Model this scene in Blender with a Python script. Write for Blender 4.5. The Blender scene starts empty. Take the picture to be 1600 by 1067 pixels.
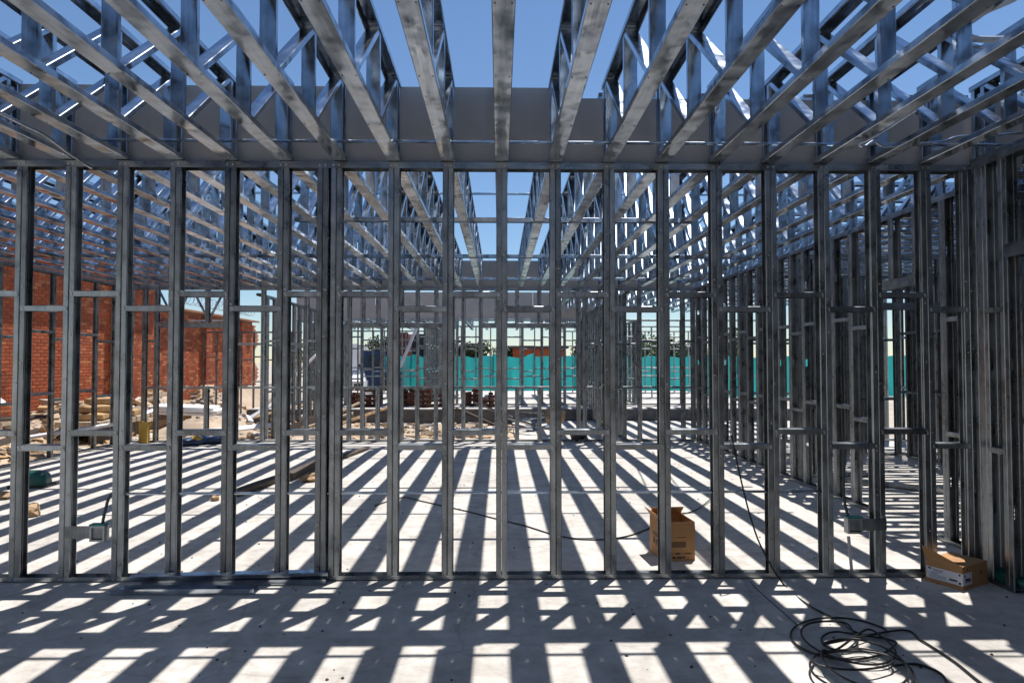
import bpy, bmesh, math, random
from mathutils import Vector, Matrix
random.seed(7)
R = math.radians
scene = bpy.context.scene
COL = scene.collection

# ------------------------------------------------------------------ camera
CAM_Z = 1.62
YAW, PITCH, FPX = R(1.05), R(1.70), 1067.0
cd = bpy.data.cameras.new('camera'); cam = bpy.data.objects.new('camera', cd); COL.objects.link(cam)
cd.sensor_fit = 'HORIZONTAL'; cd.sensor_width = 36.0; cd.lens = 24.0
cd.clip_start = 0.05; cd.clip_end = 2000
cam.location = (0, 0, CAM_Z); cam.rotation_euler = (R(90) + PITCH, 0, -YAW)
scene.camera = cam

# ------------------------------------------------------------------ world, sun, exposure
SUN = Vector((0.195, 0.335, 1.0)).normalized()
SUN_EL = math.asin(SUN.z); SUN_AZ = math.atan2(SUN.x, SUN.y)
w = bpy.data.worlds.new('World'); scene.world = w; w.use_nodes = True
nt = w.node_tree; nt.nodes.clear()
sky = nt.nodes.new('ShaderNodeTexSky'); sky.sky_type = 'NISHITA'; sky.sun_disc = False
sky.sun_elevation = SUN_EL; sky.sun_rotation = SUN_AZ
sky.altitude = 2600; sky.air_density = 1.5; sky.dust_density = 0.0; sky.ozone_density = 6.5
bg = nt.nodes.new('ShaderNodeBackground'); bg.inputs[1].default_value = 0.094
wo = nt.nodes.new('ShaderNodeOutputWorld')
nt.links.new(sky.outputs[0], bg.inputs[0]); nt.links.new(bg.outputs[0], wo.inputs[0])
sl = bpy.data.lights.new('sun', 'SUN'); sl.energy = 5.0; sl.angle = R(0.53); sl.color = (1.0, 0.965, 0.925)
so = bpy.data.objects.new('sun', sl); COL.objects.link(so); so.rotation_euler = SUN.to_track_quat('Z', 'Y').to_euler()
so.location = (0, 0, 30)
vs = scene.view_settings
vs.view_transform = 'Standard'; vs.look = 'None'; vs.exposure = 0.34; vs.gamma = 1.0; vs.use_curve_mapping = False
cy = scene.cycles
cy.max_bounces = 8; cy.diffuse_bounces = 4; cy.glossy_bounces = 5; cy.transmission_bounces = 4
cy.caustics_reflective = True; cy.caustics_refractive = False
cy.sample_clamp_direct = 2.0; cy.sample_clamp_indirect = 2.5; cy.blur_glossy = 0.6
cy.use_denoising = True

# ------------------------------------------------------------------ helpers
_cm = Matrix.Rotation(-YAW, 4, 'Z') @ Matrix.Rotation(PITCH, 4, 'X')
def at(px, py, Y):
    """world point on the view through photo pixel (px, py) at depth Y"""
    d = _cm @ Vector(((px - 800) / FPX, 1, -(py - 533.5) / FPX))
    return Vector((d.x * Y / d.y, Y, CAM_Z + d.z * Y / d.y))
def floor_at(px, py, z=0.0):
    d = _cm @ Vector(((px - 800) / FPX, 1, -(py - 533.5) / FPX))
    t = (z - CAM_Z) / d.z
    return Vector((d.x * t, d.y * t, z))

class MB:
    def __init__(s): s.v = []; s.f = []; s.m = []
    def quad(s, a, b, c, d, m=0):
        n = len(s.v); s.v += [a, b, c, d]; s.f.append((n, n+1, n+2, n+3)); s.m.append(m)
    def box(s, x0, x1, y0, y1, z0, z1, M=None, m=0):
        P = [Vector((x, y, z)) for z in (z0, z1) for y in (y0, y1) for x in (x0, x1)]
        if M is not None: P = [M @ p for p in P]
        n = len(s.v); s.v += P
        for f in ((0,2,3,1), (4,5,7,6), (0,1,5,4), (2,6,7,3), (0,4,6,2), (1,3,7,5)):
            s.f.append(tuple(n+i for i in f)); s.m.append(m)
    def hexa(s, P, m=0):
        n = len(s.v); s.v += [Vector(p) for p in P]
        for f in ((0,2,3,1), (4,5,7,6), (0,1,5,4), (2,6,7,3), (0,4,6,2), (1,3,7,5)):
            s.f.append(tuple(n+i for i in f)); s.m.append(m)
    def poly(s, pts, m=0):
        n = len(s.v); s.v += [Vector(p) for p in pts]; s.f.append(tuple(range(n, n+len(pts)))); s.m.append(m)
    def tube(s, pts, r, sides=8, caps=True, m=0):
        pts = [Vector(p) for p in pts]; n0 = len(s.v); k = len(pts)
        up = Vector((0, 0, 1)); prev = None
        for i, p in enumerate(pts):
            t = (pts[min(i+1, k-1)] - pts[max(i-1, 0)]).normalized()
            if prev is None:
                a = t.cross(up if abs(t.z) < .9 else Vector((1, 0, 0))).normalized()
            else:
                a = (prev - t * prev.dot(t)).normalized()
            prev = a; b = t.cross(a)
            rr = r[i] if isinstance(r, (list, tuple)) else r
            for j in range(sides):
                q = 2*math.pi*j/sides
                s.v.append(p + a*math.cos(q)*rr + b*math.sin(q)*rr)
        for i in range(k-1):
            for j in range(sides):
                j2 = (j+1) % sides
                s.f.append((n0+i*sides+j, n0+i*sides+j2, n0+(i+1)*sides+j2, n0+(i+1)*sides+j)); s.m.append(m)
        if caps:
            s.f.append(tuple(n0+j for j in reversed(range(sides)))); s.m.append(m)
            s.f.append(tuple(n0+(k-1)*sides+j for j in range(sides))); s.m.append(m)
    def mesh(s, name, mats, smooth=False):
        me = bpy.data.meshes.new(name); me.from_pydata([tuple(v) for v in s.v], [], s.f)
        for mt in (mats if isinstance(mats, (list, tuple)) else [mats]): me.materials.append(mt)
        if any(s.m): me.polygons.foreach_set('material_index', s.m)
        if smooth: me.polygons.foreach_set('use_smooth', [True]*len(me.polygons))
        me.update(); return me

def put(name, me, parent=None, M=None):
    o = bpy.data.objects.new(name, me); COL.objects.link(o)
    if parent is not None: o.parent = parent
    if M is not None: o.matrix_basis = M
    return o
def tag(o, label, cat, group=None):
    o['label'] = label; o['category'] = cat
    if group: o['group'] = group
    return o
def thing(name, label, cat, loc=(0, 0, 0), rz=0, group=None):
    o = bpy.data.objects.new(name, None); COL.objects.link(o); o.empty_display_size = 0.1
    o.location = loc; o.rotation_euler = (0, 0, rz)
    return tag(o, label, cat, group)
def struct(name, me, parent=None):
    o = put(name, me, parent)
    if parent is None: o['kind'] = 'structure'
    return o
def smoothpath(P, n=8):
    P = [Vector(p) for p in P]; out = []
    for i in range(len(P)-1):
        p0 = P[max(i-1, 0)]; p1 = P[i]; p2 = P[i+1]; p3 = P[min(i+2, len(P)-1)]
        for j in range(n):
            t = j/n
            out.append(.5*((2*p1) + (p2-p0)*t + (2*p0-5*p1+4*p2-p3)*t*t + (3*p1-p0-3*p2+p3)*t**3))
    out.append(P[-1]); return out
ORD = ['zeroth','first','second','third','fourth','fifth','sixth','seventh','eighth','ninth','tenth','eleventh','twelfth',
       'thirteenth','fourteenth','fifteenth','sixteenth','seventeenth','eighteenth','nineteenth','twentieth','twenty-first',
       'twenty-second','twenty-third','twenty-fourth','twenty-fifth','twenty-sixth']

# ------------------------------------------------------------------ materials
def mat(name, col, rough=.8, metal=0.0, var=.12, scale=6.0, bump=0.0, bscale=40.0, col2=None, spec=.5, stretch=(1,1,1), objvar=0.0, detail=6.0):
    m = bpy.data.materials.new(name); m.use_nodes = True; t = m.node_tree; N = t.nodes; L = t.links
    b = N['Principled BSDF']; b.inputs['Roughness'].default_value = rough; b.inputs['Metallic'].default_value = metal
    b.inputs['Specular IOR Level'].default_value = spec
    tc = N.new('ShaderNodeTexCoord'); mp = N.new('ShaderNodeMapping'); mp.inputs['Scale'].default_value = stretch
    L.new(tc.outputs['Object'], mp.inputs['Vector'])
    nz = N.new('ShaderNodeTexNoise'); nz.inputs['Scale'].default_value = scale; nz.inputs['Detail'].default_value = detail
    L.new(mp.outputs[0], nz.inputs['Vector'])
    mx = N.new('ShaderNodeMix'); mx.data_type = 'RGBA'
    c2 = col2 if col2 else tuple(min(1, c*(1+var)) for c in col)
    c1 = tuple(c*(1-var) for c in col)
    mx.inputs[6].default_value = (*c1, 1); mx.inputs[7].default_value = (*c2, 1)
    rp = N.new('ShaderNodeValToRGB'); rp.color_ramp.elements[0].position = .32; rp.color_ramp.elements[1].position = .68
    L.new(nz.outputs[0], rp.inputs[0]); L.new(rp.outputs[0], mx.inputs[0])
    out = mx.outputs[2]
    if objvar:
        oi = N.new('ShaderNodeObjectInfo'); mr = N.new('ShaderNodeMapRange')
        mr.inputs[3].default_value = 1-objvar; mr.inputs[4].default_value = 1+objvar
        L.new(oi.outputs['Random'], mr.inputs[0])
        hv = N.new('ShaderNodeHueSaturation'); L.new(mr.outputs[0], hv.inputs['Value']); L.new(out, hv.inputs['Color']); out = hv.outputs[0]
    L.new(out, b.inputs['Base Color'])
    if bump:
        n2 = N.new('ShaderNodeTexNoise'); n2.inputs['Scale'].default_value = bscale; n2.inputs['Detail'].default_value = 4
        L.new(mp.outputs[0], n2.inputs['Vector'])
        bp = N.new('ShaderNodeBump'); bp.inputs['Strength'].default_value = bump; bp.inputs['Distance'].default_value = .02
        L.new(n2.outputs[0], bp.inputs['Height']); L.new(bp.outputs[0], b.inputs['Normal'])
    return m

def galv(name, base, rough, wav):
    """galvanised sheet: zinc mottling, long rolling streaks, slight oil-canning"""
    m = bpy.data.materials.new(name); m.use_nodes = True; t = m.node_tree; N = t.nodes; L = t.links
    b = N['Principled BSDF']; b.inputs['Metallic'].default_value = 0.93
    tc = N.new('ShaderNodeTexCoord'); oi = N.new('ShaderNodeObjectInfo')
    off = N.new('ShaderNodeVectorMath'); off.operation = 'ADD'
    sc = N.new('ShaderNodeVectorMath'); sc.operation = 'SCALE'; sc.inputs[0].default_value = (17, 23, 31); L.new(oi.outputs['Random'], sc.inputs['Scale'])
    L.new(tc.outputs['Object'], off.inputs[0]); L.new(sc.outputs[0], off.inputs[1])
    st = N.new('ShaderNodeMapping'); st.inputs['Scale'].default_value = (60, 60, 2.2); L.new(off.outputs[0], st.inputs[0])
    n1 = N.new('ShaderNodeTexNoise'); n1.inputs['Scale'].default_value = 1.0; n1.inputs['Detail'].default_value = 5; L.new(st.outputs[0], n1.inputs['Vector'])
    n2 = N.new('ShaderNodeTexNoise'); n2.inputs['Scale'].default_value = 7.0; n2.inputs['Detail'].default_value = 4; n2.inputs['Roughness'].default_value = .5; L.new(off.outputs[0], n2.inputs['Vector'])
    vo = N.new('ShaderNodeTexVoronoi'); vo.inputs['Scale'].default_value = 70; L.new(off.outputs[0], vo.inputs['Vector'])
    a = N.new('ShaderNodeMath'); a.operation = 'MULTIPLY_ADD'; a.inputs[1].default_value = .45; L.new(n1.outputs[0], a.inputs[0]); L.new(n2.outputs[0], a.inputs[2])
    cr = N.new('ShaderNodeValToRGB'); cr.color_ramp.elements[0].position = .42; cr.color_ramp.elements[1].position = .95
    cr.color_ramp.elements[0].color = (*[c*.58 for c in base], 1); cr.color_ramp.elements[1].color = (*[min(1, c*1.45) for c in base], 1)
    L.new(a.outputs[0], cr.inputs[0])
    hv = N.new('ShaderNodeHueSaturation'); mr = N.new('ShaderNodeMapRange'); mr.inputs[3].default_value = .74; mr.inputs[4].default_value = 1.22
    L.new(oi.outputs['Random'], mr.inputs[0]); L.new(mr.outputs[0], hv.inputs['Value']); L.new(cr.outputs[0], hv.inputs['Color'])
    L.new(hv.outputs[0], b.inputs['Base Color'])
    rr = N.new('ShaderNodeMapRange'); rr.inputs[1].default_value = .3; rr.inputs[2].default_value = .8; rr.inputs[3].default_value = rough-.08; rr.inputs[4].default_value = rough+.14
    L.new(n2.outputs[0], rr.inputs[0]); L.new(rr.outputs[0], b.inputs['Roughness'])
    wv = N.new('ShaderNodeTexNoise'); wv.inputs['Scale'].default_value = 3.2; wv.inputs['Detail'].default_value = 2; L.new(off.outputs[0], wv.inputs['Vector'])
    bp = N.new('ShaderNodeBump'); bp.inputs['Strength'].default_value = wav; bp.inputs['Distance'].default_value = .03; L.new(wv.outputs[0], bp.inputs['Height'])
    b2 = N.new('ShaderNodeBump'); b2.inputs['Strength'].default_value = .06; b2.inputs['Distance'].default_value = .004; L.new(n1.outputs[0], b2.inputs['Height']); L.new(bp.outputs[0], b2.inputs['Normal'])
    L.new(b2.outputs[0], b.inputs['Normal'])
    return m

M_STEEL = galv('galvanised_steel', (.385, .43, .485), .165, .48)
M_STUD = galv('galvanised_stud_steel', (.30, .32, .335), .31, .28)
M_SCREW = mat('zinc_screw', (.55, .55, .56), .35, 1.0)
M_BOARD = mat('fibre_cement_board', (.42, .395, .375), .85, var=.10, scale=2.5, bump=.05)
M_EDGESHADE = mat('slab_edge_shade', (.10, .10, .105), .85, var=.3)  # dark colour stands in for shade on the rear slab's front face
M_DECK = mat('grey_deck_board', (.30, .28, .26), .9, var=.1)
M_SAND = mat('sandy_soil', (.43, .335, .245), .95, var=.22, scale=1.3, bump=.5, bscale=9)
M_SOIL = mat('dry_ground', (.42, .36, .29), .95, var=.2, scale=.4, bump=.3, bscale=4)
M_CARD = mat('cardboard', (.46, .245, .105), .85, var=.07, scale=12, stretch=(1, 1, 6))
M_CARDIN = mat('cardboard_inside', (.40, .225, .11), .9, var=.06)
M_INK = mat('dark_print', (.035, .03, .03), .7)
M_LABEL = mat('white_label', (.72, .72, .78), .6, var=.03)
M_RUB = mat('black_cable_rubber', (.012, .012, .013), .38, var=.3, scale=30)
M_BRICK = mat('red_brick', (.43, .10, .034), .9, var=.28, scale=5, bump=.4, bscale=60, objvar=.18)
M_BRICK2 = mat('red_brick_mass', (.43, .10, .034), .9, var=.34, scale=2.3, bump=.4, bscale=40)
M_BRICK3 = mat('dark_burnt_brick', (.33, .085, .035), .9, var=.3, scale=3, bump=.4, bscale=40)
M_BRICK4 = mat('pale_orange_brick', (.56, .19, .075), .9, var=.25, scale=3, bump=.4, bscale=40)
M_BRICKD = mat('dark_red_brick', (.15, .065, .042), .9, var=.35, scale=5, bump=.4, bscale=60, objvar=.35)
M_MORT = mat('brown_mortar', (.30, .15, .09), .95, var=.15, scale=8)
M_TEAL = mat('teal_mesh_cloth', (.03, .36, .37), .75, var=.4, scale=1.6, stretch=(1, 1, .5), objvar=.2)
M_GREENP = mat('dark_green_plastic', (.006, .085, .07), .35, var=.2)
M_TEALT = mat('teal_tape', (.02, .22, .20), .5)
M_CONDUIT = mat('dark_conduit', (.05, .085, .095), .4)
M_WOOD = mat('pale_timber', (.47, .38, .27), .8, var=.2, scale=3, stretch=(8, 8, 1))
M_DWOOD = mat('dark_timber', (.085, .065, .05), .85, var=.4, scale=5, stretch=(6, 6, 1))
M_YEL = mat('ochre_painted_wood', (.52, .34, .07), .7, var=.2)
M_BAG = mat('tan_paper_sack', (.45, .29, .14), .85, var=.25, scale=4, bump=.5, bscale=7)
M_BLUE = mat('blue_tarp', (.03, .06, .13), .45, var=.4, scale=4, bump=.5, bscale=8)
M_WHITE = mat('white_sheet', (.75, .75, .76), .6, var=.05, scale=2)
M_CLAY = mat('dry_clay_lump', (.45, .30, .17), .9, var=.35, scale=14, bump=.6, bscale=25)
M_BARK = mat('bark', (.09, .065, .045), .9, var=.3)
M_LEAF = mat('leaves', (.05, .085, .028), .7, var=.45, scale=3, objvar=.25)
M_TRUCKB = mat('truck_blue_paint', (.012, .04, .11), .3, var=.1)
M_GLASS = mat('dark_window_glass', (.02, .025, .03), .08)
M_TYRE = mat('tyre_rubber', (.02, .02, .02), .8)
M_DARKS = mat('dark_shed_metal', (.03, .03, .032), .6, var=.2)
M_REDS = mat('oxide_red_metal', (.22, .045, .03), .6, var=.2)
M_TILE = mat('clay_roof_tile', (.36, .17, .10), .85, var=.3, scale=5)
M_PVC = mat('white_pvc', (.55, .56, .57), .35, var=.05)

def teal_cloth():
    t = M_TEAL.node_tree; N = t.nodes; L = t.links; b = N['Principled BSDF']; o = N['Material Output']
    tr = N.new('ShaderNodeBsdfTranslucent'); tr.inputs[0].default_value = (.04, .46, .45, 1)
    mx = N.new('ShaderNodeMixShader'); mx.inputs[0].default_value = .45
    L.new(b.outputs[0], mx.inputs[1]); L.new(tr.outputs[0], mx.inputs[2]); L.new(mx.outputs[0], o.inputs[0])
teal_cloth()
def concrete():
    m = bpy.data.materials.new('concrete_slab'); m.use_nodes = True; t = m.node_tree; N = t.nodes; L = t.links
    b = N['Principled BSDF']; b.inputs['Roughness'].default_value = .75; b.inputs['Specular IOR Level'].default_value = .35
    tc = N.new('ShaderNodeTexCoord')
    def noise(s, d, r=.6):
        n = N.new('ShaderNodeTexNoise'); n.inputs['Scale'].default_value = s; n.inputs['Detail'].default_value = d; n.inputs['Roughness'].default_value = r
        L.new(tc.outputs['Object'], n.inputs['Vector']); return n
    a = noise(.9, 8, .62); c = noise(7, 6, .7); f = noise(120, 3); sp = noise(26, 2, .4)
    cr = N.new('ShaderNodeValToRGB'); e = cr.color_ramp.elements
    e[0].position = .3; e[0].color = (.46, .435, .40, 1); e[1].position = .72; e[1].color = (.72, .68, .625, 1)
    L.new(a.outputs[0], cr.inputs[0])
    r2 = N.new('ShaderNodeValToRGB'); e = r2.color_ramp.elements; e[0].position = .34; e[0].color = (.70, .69, .67, 1); e[1].position = .58; e[1].color = (1, 1, 1, 1)
    L.new(c.outputs[0], r2.inputs[0])
    mu = N.new('ShaderNodeMix'); mu.data_type = 'RGBA'; mu.blend_type = 'MULTIPLY'; mu.inputs[0].default_value = .8
    L.new(cr.outputs[0], mu.inputs[6]); L.new(r2.outputs[0], mu.inputs[7])
    r3 = N.new('ShaderNodeValToRGB'); e = r3.color_ramp.elements; e[0].position = .20; e[0].color = (.35, .33, .31, 1); e[1].position = .27; e[1].color = (1, 1, 1, 1)
    L.new(sp.outputs[0], r3.inputs[0])
    m2 = N.new('ShaderNodeMix'); m2.data_type = 'RGBA'; m2.blend_type = 'MULTIPLY'; m2.inputs[0].default_value = 1
    L.new(mu.outputs[2], m2.inputs[6]); L.new(r3.outputs[0], m2.inputs[7]); L.new(m2.outputs[2], b.inputs['Base Color'])
    wn = N.new('ShaderNodeMix'); wn.data_type = 'VECTOR'; wn.inputs[0].default_value = .22; L.new(tc.outputs['Object'], wn.inputs[4])
    nd = noise(1.6, 5, .6); L.new(nd.outputs[1], wn.inputs[5])
    vr = N.new('ShaderNodeTexVoronoi'); vr.feature = 'DISTANCE_TO_EDGE'; vr.inputs['Scale'].default_value = .55; L.new(wn.outputs[1], vr.inputs['Vector'])
    rc = N.new('ShaderNodeValToRGB'); e = rc.color_ramp.elements; e[0].position = .0; e[0].color = (.55, .53, .51, 1); e[1].position = .006; e[1].color = (1, 1, 1, 1); L.new(vr.outputs['Distance'], rc.inputs[0])
    m3 = N.new('ShaderNodeMix'); m3.data_type = 'RGBA'; m3.blend_type = 'MULTIPLY'; m3.inputs[0].default_value = .4
    stn = noise(2.3, 9, .72); rs_ = N.new('ShaderNodeValToRGB'); e = rs_.color_ramp.elements; e[0].position = .36; e[0].color = (.74, .72, .69, 1); e[1].position = .5; e[1].color = (1, 1, 1, 1); L.new(stn.outputs[0], rs_.inputs[0])
    m4 = N.new('ShaderNodeMix'); m4.data_type = 'RGBA'; m4.blend_type = 'MULTIPLY'; m4.inputs[0].default_value = .55
    L.new(m2.outputs[2], m3.inputs[6]); L.new(rc.outputs[0], m3.inputs[7]); L.new(m3.outputs[2], m4.inputs[6]); L.new(rs_.outputs[0], m4.inputs[7]); L.new(m4.outputs[2], b.inputs['Base Color'])
    bp = N.new('ShaderNodeBump'); bp.inputs['Strength'].default_value = .25; bp.inputs['Distance'].default_value = .004; L.new(f.outputs[0], bp.inputs['Height'])
    b2 = N.new('ShaderNodeBump'); b2.inputs['Strength'].default_value = .2; b2.inputs['Distance'].default_value = .02; L.new(c.outputs[0], b2.inputs['Height']); L.new(bp.outputs[0], b2.inputs['Normal'])
    L.new(b2.outputs[0], b.inputs['Normal'])
    return m
M_CONC = concrete()

# ------------------------------------------------------------------ cold-formed sections
_cache = {}
def csec(L, wd, fl, lip, material, holes=()):
    """C-section of length L along +Z, web (width wd) in the XZ plane at y=0, flanges towards +Y"""
    key = (round(L, 3), wd, fl, lip, material.name, holes)
    if key in _cache: return _cache[key]
    r = .004; h = wd/2; b = MB()
    pts = [(-h+r, 0), (-h, r), (-h, fl-r), (-h+r, fl)] if lip else [(-h+r, 0), (-h, r), (-h, fl)]
    if lip: pts.append((-h+lip, fl))
    for sgn in (1, -1):
        for (x0, y0), (x1, y1) in zip(pts, pts[1:]):
            b.quad((x0*sgn, y0, 0), (x1*sgn, y1, 0), (x1*sgn, y1, L), (x0*sgn, y0, L))
    xs = h-r; z = 0
    hw, hh, ch = .019, .05, .014
    for zc in holes:
        if zc+hh > L-.05: continue
        b.quad((-xs, 0, z), (xs, 0, z), (xs, 0, zc-hh), (-xs, 0, zc-hh))
        for s in (1, -1):
            b.quad((s*hw, 0, zc-hh), (s*xs, 0, zc-hh), (s*xs, 0, zc+hh), (s*hw, 0, zc+hh))
            for q in (1, -1):
                b.poly([(s*hw, 0, zc+q*hh), (s*hw, 0, zc+q*(hh-ch)), (s*(hw-ch), 0, zc+q*hh)])
        z = zc+hh
    b.quad((-xs, 0, z), (xs, 0, z), (xs, 0, L), (-xs, 0, L))
    _cache[key] = b.mesh('c_section', material); return _cache[key]
def member(name, parent, p0, p1, opn, wd=.089, fl=.041, lip=.011, material=None, holes=()):
    p0 = Vector(p0); p1 = Vector(p1); z = (p1-p0); Lg = z.length; z.normalize()
    y = Vector(opn); y = (y - z*y.dot(z)).normalized(); x = y.cross(z)
    Mx = Matrix(((x.x, y.x, z.x, p0.x), (x.y, y.y, z.y, p0.y), (x.z, y.z, z.z, p0.z), (0, 0, 0, 1)))
    return put(name, csec(Lg, wd, fl, lip, material or M_STUD, holes), parent, Mx)

# screw head
def screw_mesh():
    b = MB(); b.tube([(0, 0, 0), (0, -.003, 0), (0, -.0045, 0)], [.008, .0075, .004], 6); return b.mesh('screw', M_SCREW)
ME_SCREW = screw_mesh()

WALL_H = 3.13
TRUSS_D = 0.605
# ================================================================== SETTING
g = MB()
g.quad((-600, -300, -.16), (600, -300, -.16), (600, 900, -.16), (-600, 900, -.16))
gr = g.mesh('ground', M_SOIL); struct('ground', gr)
# sandy yard round the slab, gently uneven
def yard(name, x0, x1, y0, y1, nx, ny, z, amp, material):
    b = MB(); 
    for j in range(ny+1):
        for i in range(nx+1):
            x = x0+(x1-x0)*i/nx; y = y0+(y1-y0)*j/ny
            e = min(i, j, nx-i, ny-j)
            b.v.append(Vector((x, y, z + (amp*random.uniform(-.3, 1) if e > 0 else -.05))))
    for j in range(ny):
        for i in range(nx):
            a = j*(nx+1)+i; b.f.append((a, a+1, a+nx+2, a+nx+1)); b.m.append(0)
    return struct(name, b.mesh(name, material, True))
yard('sandy_yard', -10.4, -7.75, 4, 30, 14, 90, -.13, .09, M_SAND)
yard('sandy_strip', -7.7, 8.4, 14.45, 19.2, 60, 20, -.13, .06, M_SAND)
# main slab
b = MB(); b.box(-7.72, 8.4, -4.2, 14.42, -.15, 0); struct('floor_slab', b.mesh('floor_slab', M_CONC))
b = MB(); b.box(.35, 8.4, 14.45, 19.22, -.15, -.03); struct('link_slab', b.mesh('link_slab', M_CONC))
# raised rear slab
b = MB(); b.box(-7.0, 8.4, 19.25, 31.0, -.15, .30); struct('rear_slab', b.mesh('rear_slab', M_CONC))
b = MB(); b.box(-7.02, 8.42, 19.13, 19.245, -.15, .285); struct('shaded_edge_strip', b.mesh('shaded_edge_strip', M_EDGESHADE))  # dark strip paints the shade along the rear slab's front face
# pavement in front of the brick building
b = MB(); b.box(-10.45, -9.45, 4, 24, -.14, .03); struct('pavement', b.mesh('pavement', M_CONC))

# ================================================================== WALL FRAMES
def block_piece(L, side_tabs=True):
    """blocking between studs: channel open downwards, tabs lapping the stud faces; x 0..L, front at y=0"""
    key = ('block', round(L, 3))
    if key in _cache: return _cache[key]
    b = MB(); d = .089; hgt = .043; tb = .034
    b.quad((0, .002, 0), (L, .002, 0), (L, d-.002, 0), (0, d-.002, 0))
    for y, o in ((-.003, 1), (d+.003, -1)):
        b.quad((0, y, -hgt), (L, y, -hgt), (L, y, -.005), (0, y, -.005))
        b.quad((0, y, -.005), (L, y, -.005), (L, y+.005*o, 0), (0, y+.005*o, 0))
        for xa, xb in ((-tb, 0), (L, L+tb)):
            b.quad((xa, y, -hgt+.003), (xb, y, -hgt+.003), (xb, y, -.006), (xa, y, -.006))
    _cache[key] = b.mesh('blocking', M_STUD); return _cache[key]

def frame_wall(name, label, p0, p1, studs, hblk=(), pair=False, holes=(), h=WALL_H, cat='stud wall', openings=(), screws=False, flip=False, track=True, singles=()):
    """stud wall from p0 to p1 (ground points), local x along the wall, local y into it. studs: local x of studs.
       openings: (x0, x1, sill or None, head)"""
    p0 = Vector(p0); p1 = Vector(p1); dv = p1-p0; L = dv.length; rz = math.atan2(dv.y, dv.x)
    t = thing(name, label, cat, p0, rz); t['kind'] = 'thing'
    segs = [(0, L)]
    for (a, c, sill, head) in openings:
        if sill is None:
            ns = []
            for (u, v) in segs:
                if a > u and c < v: ns += [(u, a), (c, v)]
                else: ns.append((u, v))
            segs = ns
    if track:
        for (u, v) in segs:
            member('bottom_track', t, (u, .0445, .003), (v, .0445, .003), (0, 0, 1), .094, .034, 0)
        member('top_track', t, (0, .0445, h), (L, .0445, h), (0, 0, -1), .094, .052, 0)
    z0, z1 = .006, h-.004
    def stud(x, za, zb, dr):
        member('stud', t, (x, .0445, za), (x, .0445, zb), (dr, 0, 0), holes=holes)
    for x in studs:
        op = next((o for o in openings if o[0]-.02 < x < o[1]+.02), None)
        spans = [(z0, z1)]
        if op and op[0]+.03 < x < op[1]-.03:
            spans = []
            if op[2] is not None: spans.append((z0, op[2]-.045))
            spans.append((op[3]+.10, z1))
        for za, zb in spans:
            if zb-za < .05: continue
            if pair and x not in singles: stud(x+.001, za, zb, 1); stud(x-.001, za, zb, -1)
            else: stud(x-.02, za, zb, 1 if not flip else -1)
    for (a, c, sill, head) in openings:
        member('header', t, (a-.02, .0445, head+.10), (c+.02, .0445, head+.10), (0, 0, -1), .092, .10, 0)
        if sill is not None: member('sill', t, (a-.02, .0445, sill), (c+.02, .0445, sill), (0, 0, -1), .092, .045, 0)
    hf = .041 if pair else .022
    for i in range(len(studs)-1):
        xa = studs[i]+hf; xb = studs[i+1]-hf
        if xb-xa < .08 or xb-xa > 1.1: continue
        for hi in hblk:
            z = hi[i % 2]
            mid = (xa+xb)/2
            if any(o[0]-.1 < mid < o[1]+.1 and (o[2] or 0)-.1 < z < o[3]+.15 for o in openings): continue
            bl = put('blocking', block_piece(xb-xa), t, Matrix.Translation((xa, 0, z)))
            if screws:
                for sx in (-.018, xb-xa+.018):
                    put('screw', ME_SCREW, bl, Matrix.Translation((sx, -.0035, -.016)))
                    put('screw', ME_SCREW, bl, Matrix.Translation((sx+.006, -.0035, -.031)))
    return t

# ---- front wall, facing the camera
WY = 5.13
px_studs = [28, 105, 187, 270, 356, 440, 502, 523.5, 614, 699.5, 784, 868.5, 953.5, 1038.6, 1122, 1207.5, 1291, 1372, 1451.5, 1517]
sx_ = [at(p, 565, WY).x for p in px_studs]
left = []
x = sx_[0]-.39
while x > -7.3: left.append(x); x -= .4064
FX0 = -7.40
FX1 = sx_[-1]+.05
fs = [v-FX0 for v in sorted(left)+sx_]
# blocking height parity: the bay left of px 28 has high blocks, the bay right of it low ones
n_left = len(left)
A, B_ = (1.115, 2.15), (1.005, 2.04)
def par(i): return (i - n_left) % 2          # 0 for the bay that starts at px 28 (low)
lo = (B_[0], A[0]) if n_left % 2 == 0 else (A[0], B_[0])
hi = (B_[1], A[1]) if n_left % 2 == 0 else (A[1], B_[1])
front = frame_wall('stud_wall', 'near steel stud wall of paired studs crossing the whole picture', (FX0, WY, 0), (FX1, WY, 0),
                   fs, (lo, hi), pair=True, screws=True)
# the extra double stud at px 502/523 shifts the blocking parity by one bay: keep the stagger true to the photograph
rs = random.Random(44)
for v in sx_:
    for dx in (-.021, .021):
        for zz_ in (.018, WALL_H-.028): put('screw', ME_SCREW, front, Matrix.Translation((v-FX0+dx, -.0035, zz_)))
        for k in range(4): put('screw', ME_SCREW, front, Matrix.Translation((v-FX0+dx*rs.uniform(.6, 1.2), .0, .45+.6*k+rs.uniform(-.2, .2))))
# bridging channel threaded through the studs
bx0, bx1 = at(190, 770, WY).x-FX0, at(1296, 770, WY).x-FX0
member('bridging_channel', front, (bx0, .0445, .645), (bx1, .0445, .645), (0, 0, -1), .038, .014, 0, M_STEEL)

# ---- left side wall
LX = -7.5
frame_wall('stud_wall', 'steel stud wall along the left edge of the slab before the brick building', (LX, 14.0, 0), (LX, 5.2, 0),
           [.05+.61*i for i in range(15)], ((1.12, 1.0), (2.13, 2.02)))
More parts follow.
